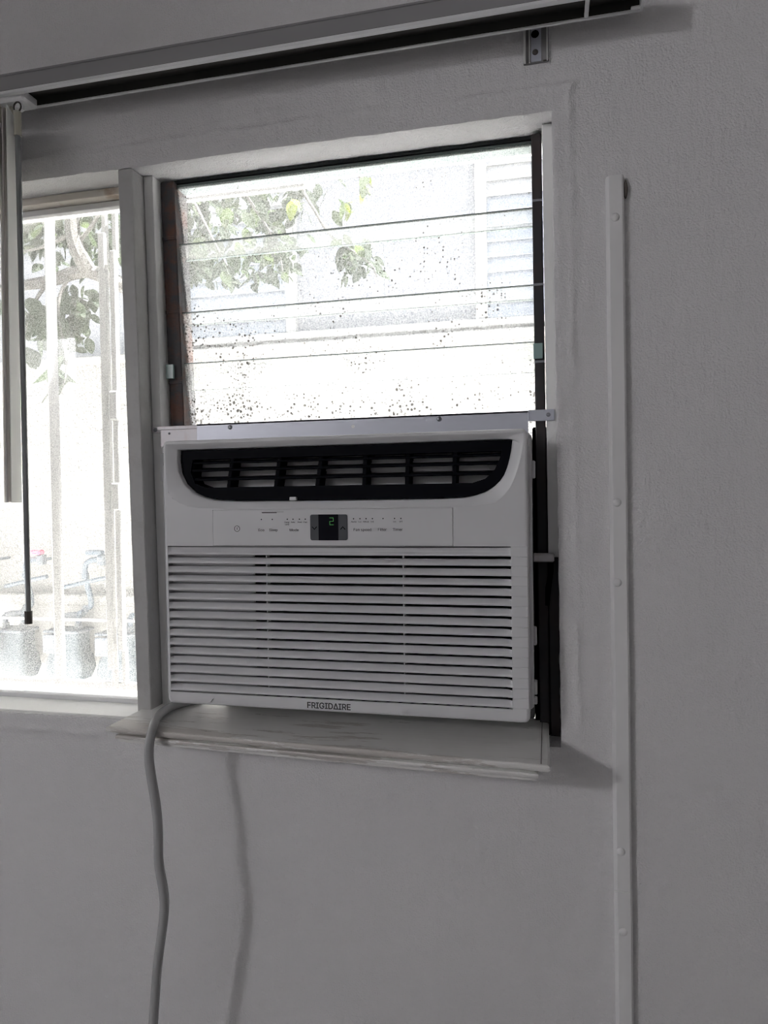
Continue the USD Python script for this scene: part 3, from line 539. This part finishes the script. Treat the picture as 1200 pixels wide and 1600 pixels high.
wf = part(ho, 'house_window_frame', cat_([box(-2.06, .42, HY-.045, HY+.02, 3.125, 3.245, .004), box(-2.06, .42, HY-.06, HY+.02, 2.245, 2.285, .004), box(-2.06, -1.945, HY-.04, HY+.02, 2.285, 3.125, .004),
                                          box(-1.365, -1.31, HY-.04, HY+.02, 2.285, 3.125, .004), box(-.345, -.288, HY-.04, HY+.02, 2.285, 3.125, .004), box(.33, .42, HY-.04, HY+.02, 2.285, 3.125, .004)]), 'trim', 'white frame of the neighbouring window', smooth=20)
for x0, x1 in ((-1.31, -.828), (-.826, -.345)):
    part(wf, 'curtained_pane', box(x0, x1, HY+.005, HY+.012, 2.285, 3.125), 'curtain', smooth=False)
for x0, x1 in ((-1.945, -1.365), (-.288, .33)):
    for k in range(11):
        z = 2.30 + .0765*k
        lv = box(x0, x1, -.003, .003, -.043, .043, .001); t = math.radians(-16); c, s = math.cos(t), math.sin(t); v = lv.vertices.copy()
        lv.vertices = np.c_[v[:, 0], HY-.005 + v[:, 1]*c - v[:, 2]*s, z+.035 + v[:, 1]*s + v[:, 2]*c]
        part(wf, 'louvre', lv, 'louvre2' if k > 7 else 'louvre', smooth=False)
    part(wf, 'inner_blind', box(x0, x1, HY+.05, HY+.055, 2.28, 3.13), 'curtain', smooth=False)
single('ground', box(-8, 6, WT, 9, -.15, -.02), 'ground', 'pale concrete alley between the houses', kind='structure')

# gas meters and pipes along the neighbouring wall
def meter(x, z, label, wide=1.0):
    g = thing('gas_meter', label, 'gas meter', loc=(x, HY-.2, z-.16), group='gas meters along the neighbouring wall'); y = HY-.2
    def ringz(zz, w, dpt, r=.03):
        R = rrect(x-.005-w/2*wide, x-.005+w/2*wide, y-dpt/2, y+dpt/2, r, 4); return np.c_[R, np.full(len(R), zz)]
    part(g, 'body', fixn(loft([ringz(z-.15, .16, .11), ringz(z-.145, .20, .14), ringz(z-.09, .235, .165), ringz(z-.02, .215, .15), ringz(z+.005, .185, .135), ringz(z+.115, .180, .13)], caps=(True, True))), 'meter', smooth=40)
    part(g, 'top_plate', box(x-.12, x+.10, y-.082, y+.07, z+.116, z+.132, .005), 'meter2')
    dh = part(g, 'dial_housing', box(x-.105, x-.03, y-.105, y-.06, z+.012, z+.110, .006), 'meter2', 'pale dial housing')
    part(dh, 'dial', box(x-.095, x-.04, y-.107, y-.104, z+.045, z+.095, .002), 'trim')
    for xo in (-.07, .05):
        part(g, 'union_nut', cyl((x+xo, y, z+.131), (x+xo, y, z+.160), .022, 8), 'meter2')
    part(g, 'connection_pipe', tube(spline([(x-.07, y, z+.155), (x-.07, y, z+.175), (x-.072, y, z+.185), (x-.085, y, z+.192)], 14), .014, 10), 'pipe')
    part(g, 'connection_pipe', tube(spline([(x+.05, y, z+.155), (x+.05, y, z+.20), (x+.055, y, z+.215), (x+.08, y+.0, z+.222)], 14), .014, 10), 'pipe')
    part(g, 'wall_support', box(x-.02, x+.02, y+.05, HY-.072, z-.06, z-.03, .003), 'pipe')
    return g
meter(-2.975, .545, 'grey blue gas meter furthest left along the neighbouring wall')
meter(-2.615, .552, 'grey blue gas meter between the other two, behind the widest bar')
meter(-2.290, .545, 'grey blue gas meter nearest the window post')
def riser(x, label, red, ze=1.065):
    g = thing('gas_valve', label, 'gas valve', loc=(x, HY-.16, .78), group='gas risers on the neighbouring wall'); y = HY-.16
    part(g, 'pipe', tube(np.vstack([np.array([(x, y, .775)]), spline([(x, y, .80), (x, y, ze-.05), (x+.012, y, ze-.018), (x+.05, y, ze), (x+.10, y, ze+.004)], 24)]), .0155, 10), 'pipe')
    part(g, 'coupling', cyl((x, y, ze-.105), (x, y, ze-.075), .021, 10), 'pipe')
    part(g, 'branch_pipe', tube([(x-.13, y-.01, ze-.155), (x, y-.01, ze-.125), (x+.15, y-.01, ze-.095)], .012, 8), 'pipe')
    part(g, 'valve_body', box(x+.085, x+.125, y-.02, y+.03, ze-.03, ze+.03, .008), 'meter2'); part(g, 'wall_strut', box(x+.098, x+.112, y+.028, HY-.032, ze-.008, ze+.008, .002), 'pipe')
    part(g, 'valve_handle', box(x+.015, x+.115, y-.025, y+.025, ze+.029, ze+.056, .008), 'red' if red else 'pipe', 'pink red valve handle' if red else None)
    part(g, 'foot_elbow', tube(spline([(x, y, .80), (x-.012, y, .772), (x-.06, y+.008, .752), (x-.15, y+.012, .735)], 12), .019, 10), 'meter2')
riser(-2.935, 'gas riser pipe with a pink red handle beside the blind wand', True)
riser(-2.545, 'gas riser pipe with a grey handle between the two bars', False)
riser(-3.255, 'gas riser pipe with a pink red handle at the left edge of the window', True)
single('supply_pipe', tube([(-4.2, HY-.24, .735), (-1.6, HY-.24, .745)], .0085, 10), 'trim', 'thin white horizontal supply pipe running above the gas meters', 'pipe')

# ------------------------------------------------------------------ outside: tree
tr = thing('tree', 'leafy green tree with grey branches hanging between the two houses', 'tree', loc=(-1.64, 1.6, -.02))
part(tr, 'trunk', tube(spline([(-1.60, 1.62, -.05), (-1.628, 1.6, .81), (-1.640, 1.6, 1.6), (-1.644, 1.6, 2.305), (-1.66, 1.6, 2.9), (-1.72, 1.65, 3.7)], 30), np.linspace(.062, .034, 30), 10), 'bark')
branches = [([(-1.644, 1.6, 2.27), (-1.75, 1.56, 2.31), (-1.845, 1.55, 2.35), (-2.0, 1.58, 2.345), (-2.25, 1.6, 2.335), (-2.5, 1.7, 2.36)], .034, .016),
            ([(-1.835, 1.55, 2.34), (-1.862, 1.5, 2.43), (-1.880, 1.5, 2.52), (-1.862, 1.5, 2.63), (-1.86, 1.5, 2.9)], .032, .026),
            ([(-1.65, 1.6, 2.50), (-1.541, 1.6, 2.585), (-1.311, 1.6, 2.650), (-1.05, 1.62, 2.70), (-.75, 1.65, 2.72)], .030, .012),
            ([(-1.03, 1.62, 2.70), (-.929, 1.6, 2.668), (-.917, 1.6, 2.593), (-.879, 1.58, 2.527), (-.80, 1.6, 2.40), (-.70, 1.6, 2.33), (-.63, 1.6, 2.24)], .008, .003),
            ([(-1.40, 1.6, 2.63), (-1.33, 1.55, 2.52), (-1.26, 1.52, 2.40), (-1.2, 1.5, 2.30)], .008, .003), ([(-1.2, 1.6, 2.67), (-1.13, 1.65, 2.55), (-1.06, 1.66, 2.42), (-1.03, 1.65, 2.30)], .008, .003),
            ([(-1.42, 1.6, 2.62), (-1.43, 1.64, 2.5), (-1.40, 1.66, 2.37)], .007, .003),
            ([(-2.05, 1.58, 2.34), (-2.12, 1.55, 2.22), (-2.14, 1.52, 2.08)], .010, .004), ([(-1.93, 1.56, 2.345), (-1.97, 1.52, 2.2), (-1.93, 1.5, 2.03), (-1.93, 1.48, 1.86)], .008, .003),
            ([(-1.86, 1.5, 2.58), (-2.0, 1.5, 2.66), (-2.15, 1.52, 2.62), (-2.28, 1.55, 2.55)], .012, .004), ([(-1.87, 1.5, 2.5), (-1.96, 1.46, 2.44), (-2.10, 1.45, 2.42)], .010, .004), ([(-.90, 1.65, 2.71), (-.74, 1.62, 2.66), (-.64, 1.6, 2.58)], .007, .003),
            ([(-1.86, 1.5, 2.45), (-1.78, 1.52, 2.55), (-1.74, 1.55, 2.7)], .010, .005), ([(-1.65, 1.6, 2.6), (-1.5, 1.7, 2.75), (-1.3, 1.75, 2.85)], .014, .006)]
for p, r1, r2 in branches:
    q = spline(p, 18); part(tr, 'branch', tube(q, np.linspace(r1, r2, 18), 8), 'bark')
def leaf(c, dirv, nrm, L, W, fold):
    dirv = dirv/np.linalg.norm(dirv); nrm = nrm - dirv*(nrm@dirv); nrm /= np.linalg.norm(nrm)+1e-9; s = np.cross(dirv, nrm); V = []; F_ = []
    ts = (0, .12, .3, .5, .7, .87, 1.0); ws = (.02, .55, .95, 1.0, .78, .42, .0)
    for t, w in zip(ts, ws):
        droop = -nrm*L*.22*t*t
        V += [c+dirv*L*t+droop, c+dirv*L*t+droop+s*W*w/2+nrm*fold*w*W, c+dirv*L*t+droop-s*W*w/2+nrm*fold*w*W]
    for k in range(6):
        a = 3*k
        F_ += [[a, a+1, a+4], [a, a+4, a+3], [a, a+3, a+5], [a, a+5, a+2]]
    return trimesh.Trimesh(np.array(V), np.array(F_), process=False)
def cluster(cx, cy, cz, rx, ry, rz, n, size, mats, down=.8):
    for _ in range(n):
        u = rng.normal(size=3); u /= np.linalg.norm(u); u *= rng.random()**(1/2.2)
        c = np.array([cx, cy, cz]) + u*np.array([rx, ry, rz]); a = rng.random()*2*math.pi
        dv = np.array([math.cos(a)*.8, math.sin(a)*.6, -down + rng.normal()*.35]); nr = np.array([rng.normal()*.5, -.8+rng.normal()*.5, .8+rng.normal()*.4])
        L = size*.84*(.7+.6*rng.random())
        part(tr, 'leaf', leaf(c, dv, nr, L, L*(.50+.18*rng.random()), .12*rng.random()), mats[int(rng.integers(len(mats)))], smooth=True)
G, G2, G3 = ['leaf', 'leaf', 'leaf2'], ['leaf', 'leaf2'], ['leaf3', 'leaf3', 'leaf2']
fol = []
def mass(cx, cy, cz, rx, ry, rz, n, size):
    for _ in range(n):
        u = rng.normal(size=3); u /= np.linalg.norm(u); u *= rng.random()**.45
        a = rng.random()*2*math.pi; L = size*.85*(.6+.6*rng.random())
        fol.append(leaf(np.array([cx, cy, cz])+u*np.array([rx, ry, rz]), np.array([math.cos(a), math.sin(a)*.6, -.6+rng.normal()*.4]), np.array([rng.normal()*.5, -.8+rng.normal()*.5, .8]), L, L*.58, .1*rng.random()))
for q in [(-1.25, 1.85, 2.68, .36, .25, .07, 70, .08), (-1.25, 1.85, 2.48, .24, .2, .10, 45, .08), (-2.14, 1.85, 2.62, .22, .25, .16, 130, .09), (-1.82, 1.85, 2.64, .16, .2, .12, 80, .085), (-1.0, 1.85, 2.70, .30, .2, .05, 30, .075), (-2.13, 1.75, 2.2, .13, .15, .14, 90, .10), (-1.95, 1.65, 2.27, .10, .1, .06, 30, .09), (-1.40, 1.75, 2.45, .10, .15, .14, 40, .075), (-1.08, 1.75, 2.45, .12, .15, .12, 40, .07), (-1.25, 1.75, 2.36, .2, .12, .05, 30, .07), (-.72, 1.65, 2.33, .08, .08, .07, 25, .06), (-1.7, 1.9, 2.7, .2, .3, .2, 40, .09)]:
    mass(*q)
part(tr, 'foliage', cat_(fol), 'leaf', 'smaller leaves massed along the branches', smooth=True, kind='stuff')
for a in [(-1.35, 1.60, 2.60, .15, .14, .07, 24, .085, G), (-1.12, 1.62, 2.58, .14, .14, .08, 22, .085, G2), (-1.28, 1.55, 2.44, .18, .12, .09, 26, .085, G), (-1.06, 1.62, 2.42, .09, .10, .10, 14, .08, G2),
          (-1.32, 1.55, 2.33, .12, .08, .05, 12, .08, G), (-1.05, 1.60, 2.32, .06, .06, .05, 6, .075, G), (-1.45, 1.6, 2.40, .06, .1, .10, 9, .08, G),
          (-.74, 1.60, 2.36, .10, .07, .05, 14, .075, G2), (-.70, 1.60, 2.28, .09, .06, .04, 8, .08, ['leaf']), (-.76, 1.60, 2.52, .06, .05, .03, 7, .065, G3), (-.68, 1.60, 2.60, .05, .05, .03, 6, .065, G3), (-1.36, 1.5, 2.665, .06, .04, .02, 5, .07, G3), (-.95, 1.6, 2.56, .05, .04, .02, 2, .08, G3),
          (-2.14, 1.55, 2.56, .13, .14, .12, 40, .095, G2), (-2.0, 1.52, 2.62, .12, .12, .07, 20, .09, G2), (-1.79, 1.52, 2.62, .07, .1, .06, 14, .09, G), (-1.94, 1.50, 2.50, .07, .1, .05, 8, .085, G2), (-1.72, 1.55, 2.48, .04, .08, .10, 8, .085, G),
          (-2.14, 1.53, 2.20, .08, .08, .08, 18, .11, ['leaf']), (-2.02, 1.52, 2.15, .06, .07, .06, 8, .11, ['leaf']), (-1.93, 1.48, 1.93, .06, .06, .07, 6, .13, ['leaf']), (-2.15, 1.52, 2.05, .05, .06, .03, 5, .10, ['leaf'])]:
    cluster(*a)
